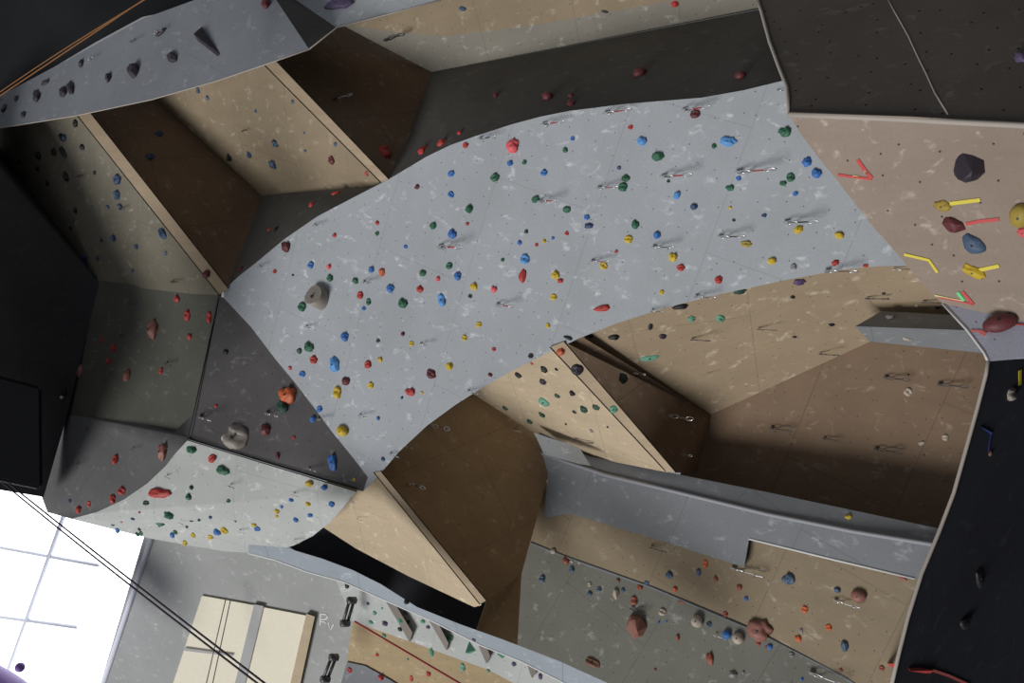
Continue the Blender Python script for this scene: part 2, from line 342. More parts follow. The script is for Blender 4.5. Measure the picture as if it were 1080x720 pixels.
t = empty('grey_beam', W(780, 560, 9.5), 'long grey beam with a pale ridge below the brown recess', 'beam')
KU = [(566, 459), (622, 481), (705, 498), (810, 519), (985, 556), (1010, 562)]
K4u = lambda x, y: 1 / (.0905 + (x - 568) * 7.2e-5)
KC = [(572, 478), (640, 501), (720, 520), (810, 542), (900, 560), (985, 574), (1010, 578)]
K4c = lambda x, y: K4u(x, y) - .12
K6 = plane((575, 545, 11.0), (965, 610, 8.4), (700, 700, 10.0))
panel('upper_face', [(x, y, K4u(x, y)) for x, y in KU] + [(x, y, K4c(x, y)) for x, y in reversed(KC)], GREYM, t, th=.1, key='K4')
panel('lower_face', [(x, y, K4c(x, y)) for x, y in KC] + [(x, y, K6(x, y) - .12) for x, y in ((1000, 618), (965, 610), (880, 590), (790, 568), (785, 598), (690, 568), (600, 541), (574, 546))] + [(578, 500, 10.9)], GREYK, t, th=.1, key='K4')
panel('end_face', [(563, 456, 10.85), (611, 472, 10.45), (623, 491, 10.2), (610, 489, 10.3), (574, 479, 10.7)], GREY, t, th=.05, key='K4')
edge('ridge_bead', [(x, y, K4c(x, y)) for x, y in KC], .022, plain('pale_bead', (.36, .37, .40), .8), t)
edge('ridge_bead', [(x, y, K6(x, y) - .12) for x, y in ((790, 568), (880, 590), (965, 610))], .012, EDGEW, t)

t = empty('climbing_wall', W(780, 720, 9.5), 'worn plywood and grey-green climbing wall at lower right with scattered rock-like holds', 'climbing wall')
sm = [(560, 572), (600, 588), (690, 620), (800, 666), (890, 714), (960, 760)]
panel('upper_panel', [(x, y) for x, y in ((545, 530), (560, 505), (1010, 590), (985, 760))] + list(reversed(sm)), TANM, t, zf=K6, th=.1, key='K6')
K6l = plane((560, 572, K6(560, 572)), (890, 714, K6(890, 714)), (640, 720, K6(640, 720) - .3))
panel('lower_panel', [(510, 550)] + sm + [(700, 800), (650, 738), (600, 714), (555, 694), (515, 674)], panel_mat('greenish_plywood', (.25, .25, .215), (.21, .21, .18), chalk=.6, grain=.1, seams=.3), t, zf=K6l, th=.1, key='K6b')
edge('seam', [(x, y) for x, y in sm], .016, GREYM, t, zf=K6)

# diagonal beam at the bottom and the wall behind it
t = empty('grey_beam', W(520, 680, 9.3), 'pale blue-grey diagonal beam running down across the bottom', 'beam')
k1t = [(262, 574), (300, 577), (340, 589), (372, 601), (402, 616), (440, 640), (485, 658), (530, 674), (590, 697), (645, 722), (720, 756)]
k1b = [(262, 583), (290, 590), (325, 603), (362, 613), (405, 632), (455, 654), (505, 679), (550, 697), (600, 722), (660, 756)]
zk = lambda x, y: 1 / (.098 + (x - 265) * 4.2e-5)
K1M = panel_mat('pale_blue_grey_paint', (.40, .44, .49), (.35, .39, .43), chalk=.4, nuts=.3, seams=.4)
panel('side_face', [(x, y, zk(x, y)) for x, y in k1t] + [(x, y, zk(x, y) + .15) for x, y in reversed(k1b)], K1M, t, th=.1, key='K1')
edge('ridge_bead', [(x, y, zk(x, y) + .15) for x, y in k1b], .012, EDGEW, t)

t = empty('climbing_wall', W(450, 720, 11), 'distant cream climbing wall below the diagonal beam with slanted pale fins', 'climbing wall')
K3 = plane((365, 655, 12.0), (560, 715, 11.0), (420, 740, 12.0))
panel('upper_panel', [(352, 606), (372, 655), (432, 676), (470, 690), (515, 706), (560, 730), (700, 775), (640, 732), (560, 697), (480, 665), (430, 640), (390, 618)], PALE, t, zf=K3, th=.1, key='K2')
panel('cream_panel', [(372, 655), (432, 676), (470, 690), (515, 706), (560, 730), (600, 745), (600, 770), (372, 770), (366, 695)], TANO, t, zf=K3, th=.1, key='K3')
panel('grey_panel', [(366, 698), (385, 702), (410, 716), (440, 735), (440, 770), (345, 770)], GREYM, t, zf=off(K3, -.03), th=.1, key='K3')
FIN = panel_mat('brown_grey_fin', (.27, .24, .21), chalk=.1, nuts=0, seams=0)
for q in (((404, 629), (417, 637), (435, 667), (432, 677)), ((450, 650), (461, 655), (473, 678), (471, 686)), ((503, 677), (514, 684), (517, 692), (513, 700)), ((556, 701), (566, 706), (562, 715), (560, 713))):
    panel('fin', [(*p, K3(*p) - (.12 if k in (1, 2) else .06)) for k, p in enumerate(q)], FIN, t, th=.05, key='K2')

# ------------------------------------------------------------------ the near boulder on the right
t = empty('climbing_boulder', W(1000, 500, 6.2), 'near right-hand climbing boulder, charcoal above, tan with tape marks, black below', 'climbing wall')
R2 = plane((832, 122, 6.9), (1080, 132, 5.75), (957, 280, 6.75))
R1 = plane((832, 122, 6.9), (1080, 132, 5.75), (900, 0, 7.6))
R1e = [(796, -8), (803, 12), (812, 45), (822, 72), (830, 92), (831.5, 105), (831, 119)]
panel('charcoal_panel', R1e + [(960, 123), (1150, 134), (1330, 144), (1330, -60), (785, -60)], panel_mat('charcoal_brown_paint', (.13, .112, .095), (.105, .09, .078), chalk=.2, nuts=.95, seams=0, nutscale=4.0, nutr=.012), t, zf=R1, th=.1, key='R1')
R2e = [(831, 119), (845, 142), (868, 172), (892, 202), (918, 236), (945, 266), (970, 296), (985, 312), (994, 320)]
panel('tan_panel', R2e + [(1150, 354), (1330, 396), (1330, 144), (1150, 134), (960, 123)], TANP, t, zf=R2, th=.12, key='R2')
RL = plane((994, 320, R2(994, 320)), (1150, 354, R2(1150, 354)), (1042, 382, 6.32))
panel('lavender_panel', [(994, 320), (1020, 348), (1038, 372), (1042, 381), (1080, 378), (1150, 374), (1330, 420), (1330, 396), (1150, 354)], LAV, t, zf=RL, th=.02, key='RL')
RC = [(1042, 381), (1040, 395), (1031, 430), (1020, 470), (1006, 520), (990, 562), (972, 605), (958, 650), (948, 690), (935, 745)]
R3 = plane((1042, 381, 6.32), (1150, 372, 7.1), (940, 720, 6.4))
panel('black_panel', RC + [(1300, 760), (1300, 366), (1150, 372)], NAVY, t, zf=R3, th=.12, key='R3')
edge('edge_trim', R1e[:], .016, EDGE, t, zf=R1)
edge('edge_trim', [(831, 121), (900, 123.5), (960, 126), (1010, 129), (1150, 136), (1325, 145)], .022, EDGE, t, zf=R1)
edge('edge_trim', RC, .014, EDGE, t, zf=R3)
edge('edge_trim', [(994, 320), (1020, 348), (1038, 372), (1042, 381)], .010, EDGEW, t, zf=RL)
edge('crack', [(934, -5), (945, 15), (958, 38), (968, 60), (977, 78), (986, 98), (1000, 121)], .006, EDGE, t, zf=R1)

# ------------------------------------------------------------------ ray casting onto the built walls
tree = BVHTree.FromPolygons(BV, BT)
def at(px, py):
    d = (W(px, py, 1) - EYE).normalized(); loc, n, i, dist = tree.ray_cast(EYE, d)
    if loc is None: return None
    if n.dot(d) > 0: n = -n
    return loc, n, BK[i], -(M3.transposed() @ (loc - EYE)).z

# ------------------------------------------------------------------ holds
COL = {'red': (.50, .038, .03), 'orange': (.62, .12, .03), 'pink': (.85, .12, .14), 'dark red': (.13, .016, .022), 'blue': (.035, .17, .52),
       'dark blue': (.03, .07, .17), 'light blue': (.10, .33, .72), 'green': (.02, .135, .065), 'dark green': (.018, .07, .045), 'teal green': (.13, .38, .25),
       'yellow': (.66, .46, .02), 'mustard': (.42, .30, .04), 'black': (.014, .014, .018), 'grey': (.26, .25, .25), 'beige': (.50, .42, .34),
       'white': (.75, .72, .68), 'purple': (.10, .065, .16), 'brown': (.20, .09, .045), 'rust': (.32, .075, .04), 'slate blue': (.06, .11, .19),
       'terracotta': (.30, .12, .09), 'plum': (.032, .024, .036), 'stone': (.33, .29, .25)}
HM = {k: plain('hold_' + k.replace(' ', '_'), v, .55, dust=.22 if k not in ('black', 'plum') else .06) for k, v in COL.items()}
def hold_mesh(shape, seed):
    R = random.Random(seed); bm = bmesh.new(); sv = Vector((R.uniform(-50, 50), R.uniform(-50, 50), 3.3))
    if shape == 'stump':
        for z0, cy, rx, ry, tilt in ((-.05, -.12, .95, .88, 0), (.45, .0, .9, .8, .1), (1.0, .12, .85, .62, .75)):
            for k in range(20):
                a = k * .31416; w = 1 + .05 * math.sin(3 * a + z0 * 2)
                bm.verts.new((rx * w * math.cos(a), cy + ry * w * math.sin(a), z0 - tilt * math.sin(a) * ry))
        bm.verts.ensure_lookup_table(); V = bm.verts
        for q in (0, 20):
            for k in range(20): f = bm.faces.new((V[q + k], V[q + (k + 1) % 20], V[q + 20 + (k + 1) % 20], V[q + 20 + k])); f.smooth = True
        bm.faces.new([V[40 + k] for k in range(20)])
    elif shape == 'facet':
        for _ in range(15):
            a = R.uniform(0, 6.283); e = R.choice((0, 0, .55, .75, 1)); rr = math.sqrt(max(0, 1 - e * e * .72)) * R.uniform(.85, 1.05)
            bm.verts.new((rr * math.cos(a), rr * math.sin(a), e * .85))
        for k in range(7):
            a = k * .9 + R.uniform(-.2, .2); bm.verts.new((math.cos(a) * R.uniform(.85, 1.05), math.sin(a) * R.uniform(.85, 1.05), -.08))
        bmesh.ops.convex_hull(bm, input=bm.verts[:])
        for v in [v for v in bm.verts if not v.link_faces]: bm.verts.remove(v)
    else:
        bmesh.ops.create_icosphere(bm, subdivisions=3, radius=1)
        amp = {'ball': .05, 'blob': .28, 'jug': .14, 'finger': .16, 'bean': .12}[shape]
        for v in bm.verts:
            p = v.co.copy(); k = 1 + amp * (noise.noise(p * 1.7 + sv) * 1.6 + noise.noise(p * 4 + sv) * .5)
            p = p * k
            if shape == 'ball': p.z = p.z * .85 + .35
            elif shape == 'jug':
                s = math.exp(-((p.y - .28) / .25) ** 2) * max(0, p.z); p.z = p.z * .85 - s * .55; p.y -= .25 * max(0, p.z)
            elif shape == 'finger': p.y *= .8 + .25 * p.x; p.z *= .75
            elif shape == 'bean':
                p.z *= .7; p.y += .35 * (p.x * p.x) - .15
            else: p.z *= .75
            p.z = max(p.z, -.08)
            v.co = p
        for f in bm.faces: f.smooth = True
    bmesh.ops.recalc_face_normals(bm, faces=bm.faces)
    me = bpy.data.meshes.new('climbing_hold_' + shape); bm.to_mesh(me); bm.free(); return me
bolt_bm = bmesh.new(); bmesh.ops.create_cone(bolt_bm, cap_ends=True, segments=8, radius1=.13, radius2=.11, depth=.12)
bolt_me = bpy.data.meshes.new('bolt'); bolt_bm.to_mesh(bolt_me); bolt_bm.free(); bolt_me.materials.append(plain('bolt_steel', (.05, .05, .05), .4, .6))
PROTO = {}
def proto(shape, seed, colour):
    k = (shape, seed, colour)
    if k not in PROTO:
        base = PROTO.get((shape, seed)) or hold_mesh(shape, seed * 7 + len(shape)); PROTO[(shape, seed)] = base
        me = base.copy(); me.materials.clear(); me.materials.append(HM[colour])
        e = max(v.co.z for v in me.vertices); PROTO[k] = (me, e)
    return PROTO[k]
SPEC = []     # (x, y, w, h, angle, colour, shape, label, name)
rnd = random.Random(5)
def Hs(colour, text, shape=None, label=None, name='climbing_hold'):
    for s in text.split(';'):
        s = s.strip()
        if not s: continue
        n = [float(v) for v in s.split(',')]
        x, y, w = n[:3]; h = n[3] if len(n) > 3 else w * rnd.uniform(.78, 1.0); an = n[4] if len(n) > 4 else (rnd.uniform(-40, 40) if len(n) < 4 else 0)
        SPEC.append((x, y, w, h, an, colour, shape or rnd.choice(('blob', 'jug', 'facet', 'blob', 'jug')), label, name))

# the arch
Hs('pink', '541,154,14', 'blob', 'bright pink hold near the top edge of the grey arch')
Hs('red', '491,153,7;665,134,6;493,236,4;353,248,5;398,235,5;290,286,5;380,311,8;443,305,9,7;718,282,9;650,265,4;598,246,5;566,258,4;331,379,10;388,384,10;433,413,12,8;521,368,5;306,388,5;591,296,6;758,295,8;881,277,7;913,280,6,4')
Hs('dark red', '733,120,11;440,197,6;302,260,11;425,352,6;365,402,10;455,394,12;517,395,5')
Hs('orange', '403,287,8,10')
Hs('red', '551,291,8,18,-10', 'finger', 'long upright scarlet hold right of centre on the arch')
Hs('red', '635,325,19,8,12', 'finger', 'long flat red hold near the lower edge of the arch')
Hs('pink', '347,281,7;462,294,6;521,305,7')
Hs('blue', '538,172,8;604,146,5;476,183,9;476,205,8;477,247,10;428,260,5;328,279,8;392,284,8;412,304,9;483,291,8;384,325,5;364,355,9;574,182,8;619,229,7;583,251,4;548,256,5;693,248,9;779,188,6;839,204,6;861,183,10;851,171,10;337,431,8;330,442,9;319,394,9,6;399,441,5')
Hs('light blue', '677,149,10;714,206,10;554,273,11;466,316,9,15,15;353,384,11,17,10;768,149,17,9,-12')
Hs('dark blue', '653,177,5;621,238,9,6;732,218,9,7;806,227,6,4;424,419,4;404,484,5;574,180,4')
Hs('green', '596,158,6;553,171,6;694,165,15,10;753,154,5;828,139,13,10;522,187,11;495,220,11;457,238,9;398,246,5;474,280,8;446,288,8;348,293,8;375,296,9;389,318,6,8;425,320,11;319,323,11;660,188,10,7;657,197,11,9;565,210,10;598,221,10;670,237,8,9;770,198,9,6;834,187,9,10;826,193,8,6;326,366,12,10;530,274,5')
Hs('dark green', '705,191,4;774,232,4;555,244,5;496,312,5;399,359,5;316,370,7')
Hs('yellow', '500,302,8;505,342,7;490,356,7;434,362,6;401,379,6;391,406,8;356,413,11,13;474,386,10;445,414,4;574,254,5;663,252,10,8;637,280,9;710,271,9;586,290,9;584,313,8;578,343,5;698,308,6;770,219,4;842,242,9;885,248,11;814,275,10')
Hs('mustard', '787,257,12,7')
Hs('yellow', '362,454,14', 'ball', 'round yellow hold like a smiling face at the left of the arch')
Hs('stone', '338,312,24,30,0', 'stump', 'big barrel-shaped grey stone hold at the left end of the arch', 'climbing_volume')
Hs('grey', '837,281,7'); Hs('purple', '843,297,12,8')
Hs('black', '599,356,11,5,-15;647,355,12;622,354,9,6;717,323,17,9,15', 'finger'); Hs('dark green', '780,307,13,7,10')
# dark strips above the arch
Hs('dark red', '578,103,12;675,78,15;781,81,12', 'ball')
Hs('dark red', '602,109,9,14;602,101,7;523,100,6,10')
Hs('red', '406,160,12,20,20;446,159,11;466,151,12,9;485,140,6;355,204,11,7;329,216,8;284,242,6')
Hs('black', '291,242,7;309,290,3')
Hs('dark red', '254,284,8;218,289,9')
# second rib
Hs('dark red', '350,169,10'); Hs('red', '387,183,5')
Hs('slate blue', '309,107,5;290,151,9;288,173,10;322,159,4;354,152,5;321,140,3;270,117,4;209,95,7;219,103,7;263,163,9;488,9,9,6')
Hs('black', '242,166,9;638,12,8,3'); Hs('red', '712,4,9')
Hs('dark blue', '168,141,8;159,165,9')
# first rib
Hs('dark blue', '124,189,13;172,246,14,9,-50')
Hs('slate blue', '124,205,12;127,218,9;114,218,6;98,218,4;175,267,6', 'facet')
Hs('dark blue', '144,260,6;120,251,9;107,253,5;90,271,8;91,277,6;103,272,5;140,285,4;68,145,9;101,289,6;78,232,5;75,240,5')
Hs('black', '66,145,11,8,-45;57,160,9;67,160,14,7,-50;41,164,9;20,170,8;40,178,6;87,155,7;80,130,9;80,222,6;70,186,11,8,-50;100,182,5;50,193,6;24,183,8')
# upper beam
Hs('plum', '5,114,8,11;18,104,6,9;39,101,10,17,25;67,97,9,14,30;75,93,9,16,30;86,67,7,9;115,82,9,11;142,75,16,19,15;182,61,20,11,-35;25,121,7;48,87,11,6;170,34,16,6,15')
Hs('purple', '357,6,36,14,-8', 'blob', 'large dark purple hold right of the dark facet on the upper beam')
Hs('dark red', '280,4,9,13')
# left dark bulge
Hs('red', '187,315,8;198,332,9,12;221,334,8,12;108,357,5;200,355,7;120,367,7,10;115,381,6,8;170,391,5,7;107,360,4;122,484,8,11;129,517,9;119,526,7,9;94,531,5,7;83,537,6,9')
Hs('terracotta', '162,348,15,19;85,392,9,13;134,396,8,13;172,476,12,18,-10', 'blob')
Hs('dark blue', '74,528,4;144,320,4'); Hs('white', '65,419,4'); Hs('black', '68,412,5,9')
# belly
Hs('green', '202,474,14,9;235,496,16,9,-8;199,524,7;241,528,5;178,543,10;169,552,9;145,563,5;149,562,5;119,553,4;185,561,6')
Hs('red', '224,483,11;128,550,3;147,540,3'); Hs('red', '168,520,29,10,5', 'blob', 'long wavy bright red hold on the bright belly at lower left')
Hs('dark green', '202,514,5;154,530,8,5;210,548,4;197,555,4;95,554,6,3;147,558,4')
Hs('blue', '342,514,8,7;350,531,7;307,527,5;124,559,6;182,564,6,8;229,561,9,7;272,557,6;312,548,6;327,543,6;270,558,5;297,534,4')
Hs('dark blue', '202,549,4;248,549,4;140,547,5,3;222,545,4')
Hs('yellow', '326,510,11,8;325,531,7;292,539,6;222,566,7;237,559,9;268,553,7;195,572,6;204,564,6;292,544,4')
# triangular panel
Hs('orange', '304,416,20,17', 'blob', 'big orange-red hold on the dark triangular panel'); Hs('dark green', '298,429,14', 'blob')
Hs('dark red', '280,453,11,13;293,480,6,9'); Hs('red', '310,461,4;228,428,4'); Hs('blue', '351,487,10,18,5'); Hs('mustard', '374,505,5'); Hs('black', '238,371,6')
Hs('stone', '250,460,28,26,-20', 'jug', 'big pale stone-like hold with a white lip on the dark triangular panel', 'climbing_volume')
Hs('rust', '252,463,7,6')
# middle rib and recess
Hs('dark green', '533,430,7,5;559,444,7,6;572,437,8;629,429,9;616,431,10;588,417,7;657,399,11')
Hs('teal green', '574,423,13,10,-10;685,377,20,7,18;760,335,10;647,431,9;729,336,8')
Hs('black', '560,375,6;547,395,9,7;574,389,9;587,389,5;604,414,8;606,434,5;597,447,3;641,450,3;686,344,5,9;836,313,5;958,395,3;877,342,7,4;838,355,4;932,309,4')
Hs('plum', '573,402,8;609,389,13,12;699,354,8;989,324,5'); Hs('grey', '624,454,5')
Hs('red', '561,383,4'); Hs('orange', '591,371,9,12,-20')
Hs('beige', '958,413,9;972,467,7;997,461,7;967,322,4;957,357,10,6'); Hs('grey', '939,334,10'); Hs('brown', '974,480,3;847,525,8,4')
# lower right wall
Hs('terracotta', '672,660,24,26', 'facet', 'big faceted terracotta rock hold on the lower right wall', 'climbing_volume')
Hs('terracotta', '801,664,26,21', 'blob', 'big lumpy dark maroon hold on the lower right wall')
Hs('terracotta', '906,628,16', 'ball', 'pinkish-brown ball hold near the right end of the lower right wall')
Hs('beige', '736,655,13;779,673,13;584,581,7', 'ball'); Hs('blue', '767,669,10', 'ball')
Hs('beige', '650,626,8,12;603,592,4;699,645,9;611,593,4;622,616,5'); Hs('grey', '835,690,6;773,711,8;845,665,4,6;784,709,4')
Hs('rust', '597,591,8,9;675,619,8;669,633,8,10;737,602,5,4;755,610,5,7;720,633,9,7;749,694,8,12;715,672,5,7;930,704,6;887,706,4;800,678,5;809,682,4;780,619,6;765,647,6;691,706,3;952,609,9,4,-25')
Hs('brown', '652,612,4,5;625,698,18,9,-20')
Hs('orange', '744,594,6,9;712,621,7;849,642,7,8;842,673,7;874,661,7')
Hs('slate blue', '572,610,8,7;603,600,7,6,30;706,606,8;737,603,6,9;832,610,14,11,30;883,622,8;891,681,9,13;657,622,5;632,621,6,5;622,626,6,5;682,614,6,4;748,658,6')
Hs('blue', '787,631,5;812,682,6;846,716,4;703,655,3;695,656,3')
Hs('yellow', '895,545,7,5'); Hs('black', '917,563,5,3')
# distant bottom wall
Hs('black', '429,634,7,7;422,663,5;431,655,4;366,617,5,8;475,664,3;500,674,5,3')
Hs('purple', '388,636,4;428,646,7,3,-40;406,657,6;452,661,4;542,700,5;570,713,5,9;451,661,4;465,645,4')
Hs('teal green', '395,646,5;403,641,3;391,656,6,4;422,654,8;446,655,5;405,670,5;475,672,7,9,-30;455,688,6,10;488,703,6,10;529,690,9,6,-15;515,707,4;430,695,3')
Hs('red', '398,690,4;369,706,6;402,714,8;434,715,4,8;452,710,6')
# near boulder
Hs('plum', '1022,177,32,34', 'facet', 'large black faceted volume on the tan boulder below its top edge', 'climbing_volume')
Hs('mustard', '994,217,19,11,10', 'blob', 'olive-yellow hold with yellow tape on the tan boulder')
Hs('dark red', '1006,237,26,17', 'facet', 'blocky maroon hold with red tape on the tan boulder')
Hs('slate blue', '1027,257,27,18,-20', 'bean', 'blue-grey heart-shaped hold on the tan boulder')
Hs('yellow', '1027,286,22,12,-8', 'blob', 'mustard yellow hold with yellow tape on the tan boulder')
Hs('mustard', '1078,226,22,26', 'ball', 'round olive-yellow hold cut by the right edge of the photo')
Hs('pink', '1079,245,12,10', 'blob', 'salmon red hold at the right edge below the olive-yellow ball')
Hs('dark red', '1055,342,34,20,0', 'ball', 'big egg-shaped maroon hold on the lavender panel')
Hs('purple', '1077,61,13,18', 'blob', 'dim purple hold on the charcoal panel at the right edge')
Hs('stone', '1066,415,15,14', 'jug', 'pale ring-shaped hold on the black panel')
Hs('black', '1032,609,10,24,20;1017,656,17,14', 'bean'); Hs('brown', '1044,478,5,6')

PN = {'arch': 'grey arch', 'S1': 'left dark strip', 'S2': 'upper dark strip', 'G1': 'upper grey beam', 'G2': 'dark beam facet',
      'G3': 'pale beam end', 'W1': 'dim left rib', 'B1': 'brown left face', 'W2': 'sunlit upper rib', 'B2': 'brown upper face',
      'W3': 'top slanting panel', 'P1': 'dark left bulge', 'P2': 'bright curved belly', 'T1': 'dark triangle', 'W4': 'pale lower rib', 'B4': 'brown lower face',
      'W5': 'middle rib', 'B5': 'brown alcove', 'W6': 'wide plywood', 'W7': 'small wood panel', 'K5': 'short grey beam',
      'K4': 'long grey beam', 'K6': 'plywood right wall', 'K6b': 'greenish wall', 'K1': 'diagonal beam', 'K2': 'pale finned wall', 'K3': 'distant cream wall',
      'R1': 'charcoal panel', 'R2': 'tan boulder', 'RL': 'lavender panel', 'R3': 'black panel', 'D7': 'brown back wall', 'D1': 'dark left wall', 'batten': 'wooden batten',
      'ceil': 'grey ceiling', 'gap': 'dark gap', 'R0': 'dark upper wall', None: 'wall'}
SPEC.sort(key=lambda s: -s[2] * s[3])
ITEMS = []      # objects that still need a label: dict(o, x, y, base, label, key)
rest = []
n_holds = 0
for i, (x, y, w, h, an, colour, shape, label, name) in enumerate(SPEC):
    hit = at(x, y)
    if hit is None: print('MISS', x, y, colour); continue
    loc, n, key, z = hit
    me, e = proto(shape, i % 5, colour)
    u = M3 @ Vector((1, 0, 0)); u = (u - n * u.dot(n)).normalized(); v = n.cross(u)
    a = math.radians(an); ux = u * math.cos(a) + v * math.sin(a); vy = n.cross(ux)
    rw, rh = w / F * z * .5, h / F * z * .5
    rz = min(rw, rh) * 1.0
    m = Matrix((ux * rw, vy * rh, n * rz)).transposed().to_4x4(); m.translation = loc
    if name == 'climbing_hold':
        n_holds += 1
        if n_holds > 300: rest.append((me, m)); continue
    o = bpy.data.objects.new(name, me); C.objects.link(o); o.matrix_world = m
    if w >= 9 and shape != 'facet' and e > 0:
        b = bpy.data.objects.new('bolt', bolt_me); C.objects.link(b); b.parent = o
        zt = max((q.co.z for q in me.vertices if abs(q.co.x) < .2 and abs(q.co.y) < .2), default=e * .8); b.location = (0, 0, zt)
    if name == 'climbing_volume' and key == 'T1':
        lm_, e2 = proto('blob', 2, 'white'); q = bpy.data.objects.new('white_lip', lm_.copy()); C.objects.link(q); q.parent = o
        q.data.materials.clear(); q.data.materials.append(HM['white']); q.location = (-.35, -.55, .25); q.scale = (.75, .38, .5); q.rotation_euler = (0, 0, -.25); q['label'] = 'white chalked lip'
    size = 'tiny' if w * h < 30 else 'small' if w * h < 75 else 'medium' if w * h < 160 else 'large'
    ITEMS.append(dict(o=o, x=x, y=y, base=f'{size} {colour} hold', short=f'{colour} one', label=label, key=key, cat='volume' if name != 'climbing_hold' else 'climbing hold',
                      group='climbing holds on the ' + PN[key], colour=colour, big=w * h))
print('HOLDS', n_holds, 'rest', len(rest))
if rest:
    bm = bmesh.new(); mats = []
    me = bpy.data.meshes.new('tiny_climbing_holds')
    for src, m in rest:
        mt = src.materials[0]
        if mt not in mats: mats.append(mt); me.materials.append(mt)
        s = src.copy(); s.transform(m)
        k = len(bm.faces); bm.from_mesh(s); bm.faces.ensure_lookup_table()
        for f in bm.faces[k:]: f.material_index = mats.index(mt)
    bm.to_mesh(me); bm.free()
    o = link('tiny_climbing_holds', me, None); tag(o, 'scatter of the tiniest coloured holds spread over all the walls', 'climbing holds', kind='stuff')

def pyramid(name, pts, apex, h, mat, label, group):
    hs = [at(*p) for p in pts]; n = hs[0][1]; a = at(*apex)[0] + n * h
    V = [q[0] - n * .01 for q in hs] + [a]; k = len(pts)
    bm = bmesh.new(); vs = [bm.verts.new(v) for v in V]
    for i in range(k): bm.faces.new((vs[i], vs[(i + 1) % k], vs[k]))
    bm.faces.new(vs[:k]); bmesh.ops.recalc_face_normals(bm, faces=bm.faces)
    bmesh.ops.bevel(bm, geom=bm.edges[:], offset=.006, segments=1, affect='EDGES')
    me = bpy.data.meshes.new(name); bm.to_mesh(me); bm.free()
    tag(link(name, me, mat), label, 'volume', group)
pyramid('climbing_volume', [(212, 27), (208, 43), (231, 61), (234, 58)], (213, 41), .14, HM['plum'], 'black triangular wedge volume on the upper grey beam', 'climbing holds on the upper grey beam')
pyramid('climbing_volume', [(495, 675), (492, 683), (496, 690), (503, 686)], (494, 684), .1, HM['teal green'], 'sea-green triangular volume on the pale finned wall', 'climbing holds on the pale finned wall')

# ------------------------------------------------------------------ quickdraws: hanger, carabiner, sling, carabiner; all hang straight down
STEEL = plain('bright_steel', (.75, .75, .75), .3, .85); DSTEEL = plain('dull_steel', (.10, .10, .105), .45, .5)
SLINGS = {'red': plain('red_webbing', (.35, .03, .04), .8), 'black': plain('black_webbing', (.02, .02, .02), .8), 'white': plain('white_webbing', (.7, .7, .68), .8), 'brown': plain('brown_webbing', (.12, .07, .05), .8)}
def torus(name, cz, hx, hz, r, mat):     # oval ring in the XZ plane
    bm = bmesh.new(); rings = []
    for k in range(14):
        a = 2 * math.pi * k / 14; c = Vector((hx * math.cos(a) * (1 + .25 * math.sin(a)), 0, cz + hz * math.sin(a))); d = Vector((math.cos(a), 0, math.sin(a)))
        rings.append([bm.verts.new(c + d * r * math.cos(b) + Vector((0, 1, 0)) * r * math.sin(b)) for b in (0, 1.257, 2.513, 3.77, 5.027)])
    for k in range(14):
        p, q = rings[k], rings[(k + 1) % 14]
        for j in range(5): bm.faces.new((p[j], p[(j + 1) % 5], q[(j + 1) % 5], q[j]))
    bmesh.ops.recalc_face_normals(bm, faces=bm.faces)
    me = bpy.data.meshes.new(name); bm.to_mesh(me); bm.free(); me.materials.append(mat)
    for f in me.polygons: f.use_smooth = True
    return me
def boxm(name, x, y, z0, z1, mat):
    bm = bmesh.new(); bmesh.ops.create_cube(bm, size=1)
    for v in bm.verts: v.co = Vector((v.co.x * x, v.co.y * y, z0 + (v.co.z + .5) * (z1 - z0)))
    bmesh.ops.bevel(bm, geom=bm.edges[:], offset=.002, segments=1, affect='EDGES')
    me = bpy.data.meshes.new(name); bm.to_mesh(me); bm.free(); me.materials.append(mat); return me
QM = {}
for lk, lm in (('bright', STEEL), ('dull', DSTEEL)):
    QM[lk] = (boxm('hanger', .032, .012, -.02, .025, lm), torus('carabiner', -.055, .019, .045, .0048, lm), torus('carabiner', -.24, .019, .045, .0048, lm))
QS = {k: boxm('sling', .013, .006, -.20, -.105, m) for k, m in SLINGS.items()}
D_DRAW = (M3.transposed() @ Vector((0, 0, -1)))
def draws(lk, sl, text):
    for s in text.split(';'):
        n = [float(v) for v in s.split(',')]; x, y, x2, y2 = n
        hit = at(x, y)
        if not hit: print('MISS draw', x, y); continue
        loc, nn, key, z = hit
        L = max(math.hypot(x2 - x, y2 - y), 9) / F * z / .70; k = min(max(L / .29, .45), 1.5)
        t = bpy.data.objects.new('quickdraw', None); C.objects.link(t); t.empty_display_size = .05
        face = Vector((nn.x, nn.y, 0)); yaw = math.atan2(face.y, face.x) + math.radians(rnd.uniform(20, 70))
        t.location = loc + nn * .03; t.rotation_euler = (0, 0, yaw); t.scale = (k, k, k)
        a, b, c = QM[lk]
        for nm, me in (('hanger', a), ('carabiner', b), ('carabiner', c), ('sling', QS[sl])):
            q = bpy.data.objects.new(nm, me); C.objects.link(q); q.parent = t
        ITEMS.append(dict(o=t, x=x, y=y, base=('steel' if lk == 'bright' else 'dark') + f' quickdraw with {sl} sling', short='quickdraw', label=None, key=key, cat='quickdraw',
                          group='quickdraws hanging from the climbing walls', colour=sl, big=0))
draws('bright', 'red', '574,132,596,128;640,120,665,116;722,117,745,111;465,261,492,262;525,322,545,322;632,199,652,196;570,213,590,208;780,182,812,181;700,187,727,183;625,276,642,270')
draws('bright', 'black', '332,238,343,237;274,281,284,282;384,298,398,299;323,345,334,346;507,147,525,144;820,97,830,96;690,261,710,258;760,250,782,246;830,235,856,232;444,363,456,367;380,438,392,442;336,442,348,447')
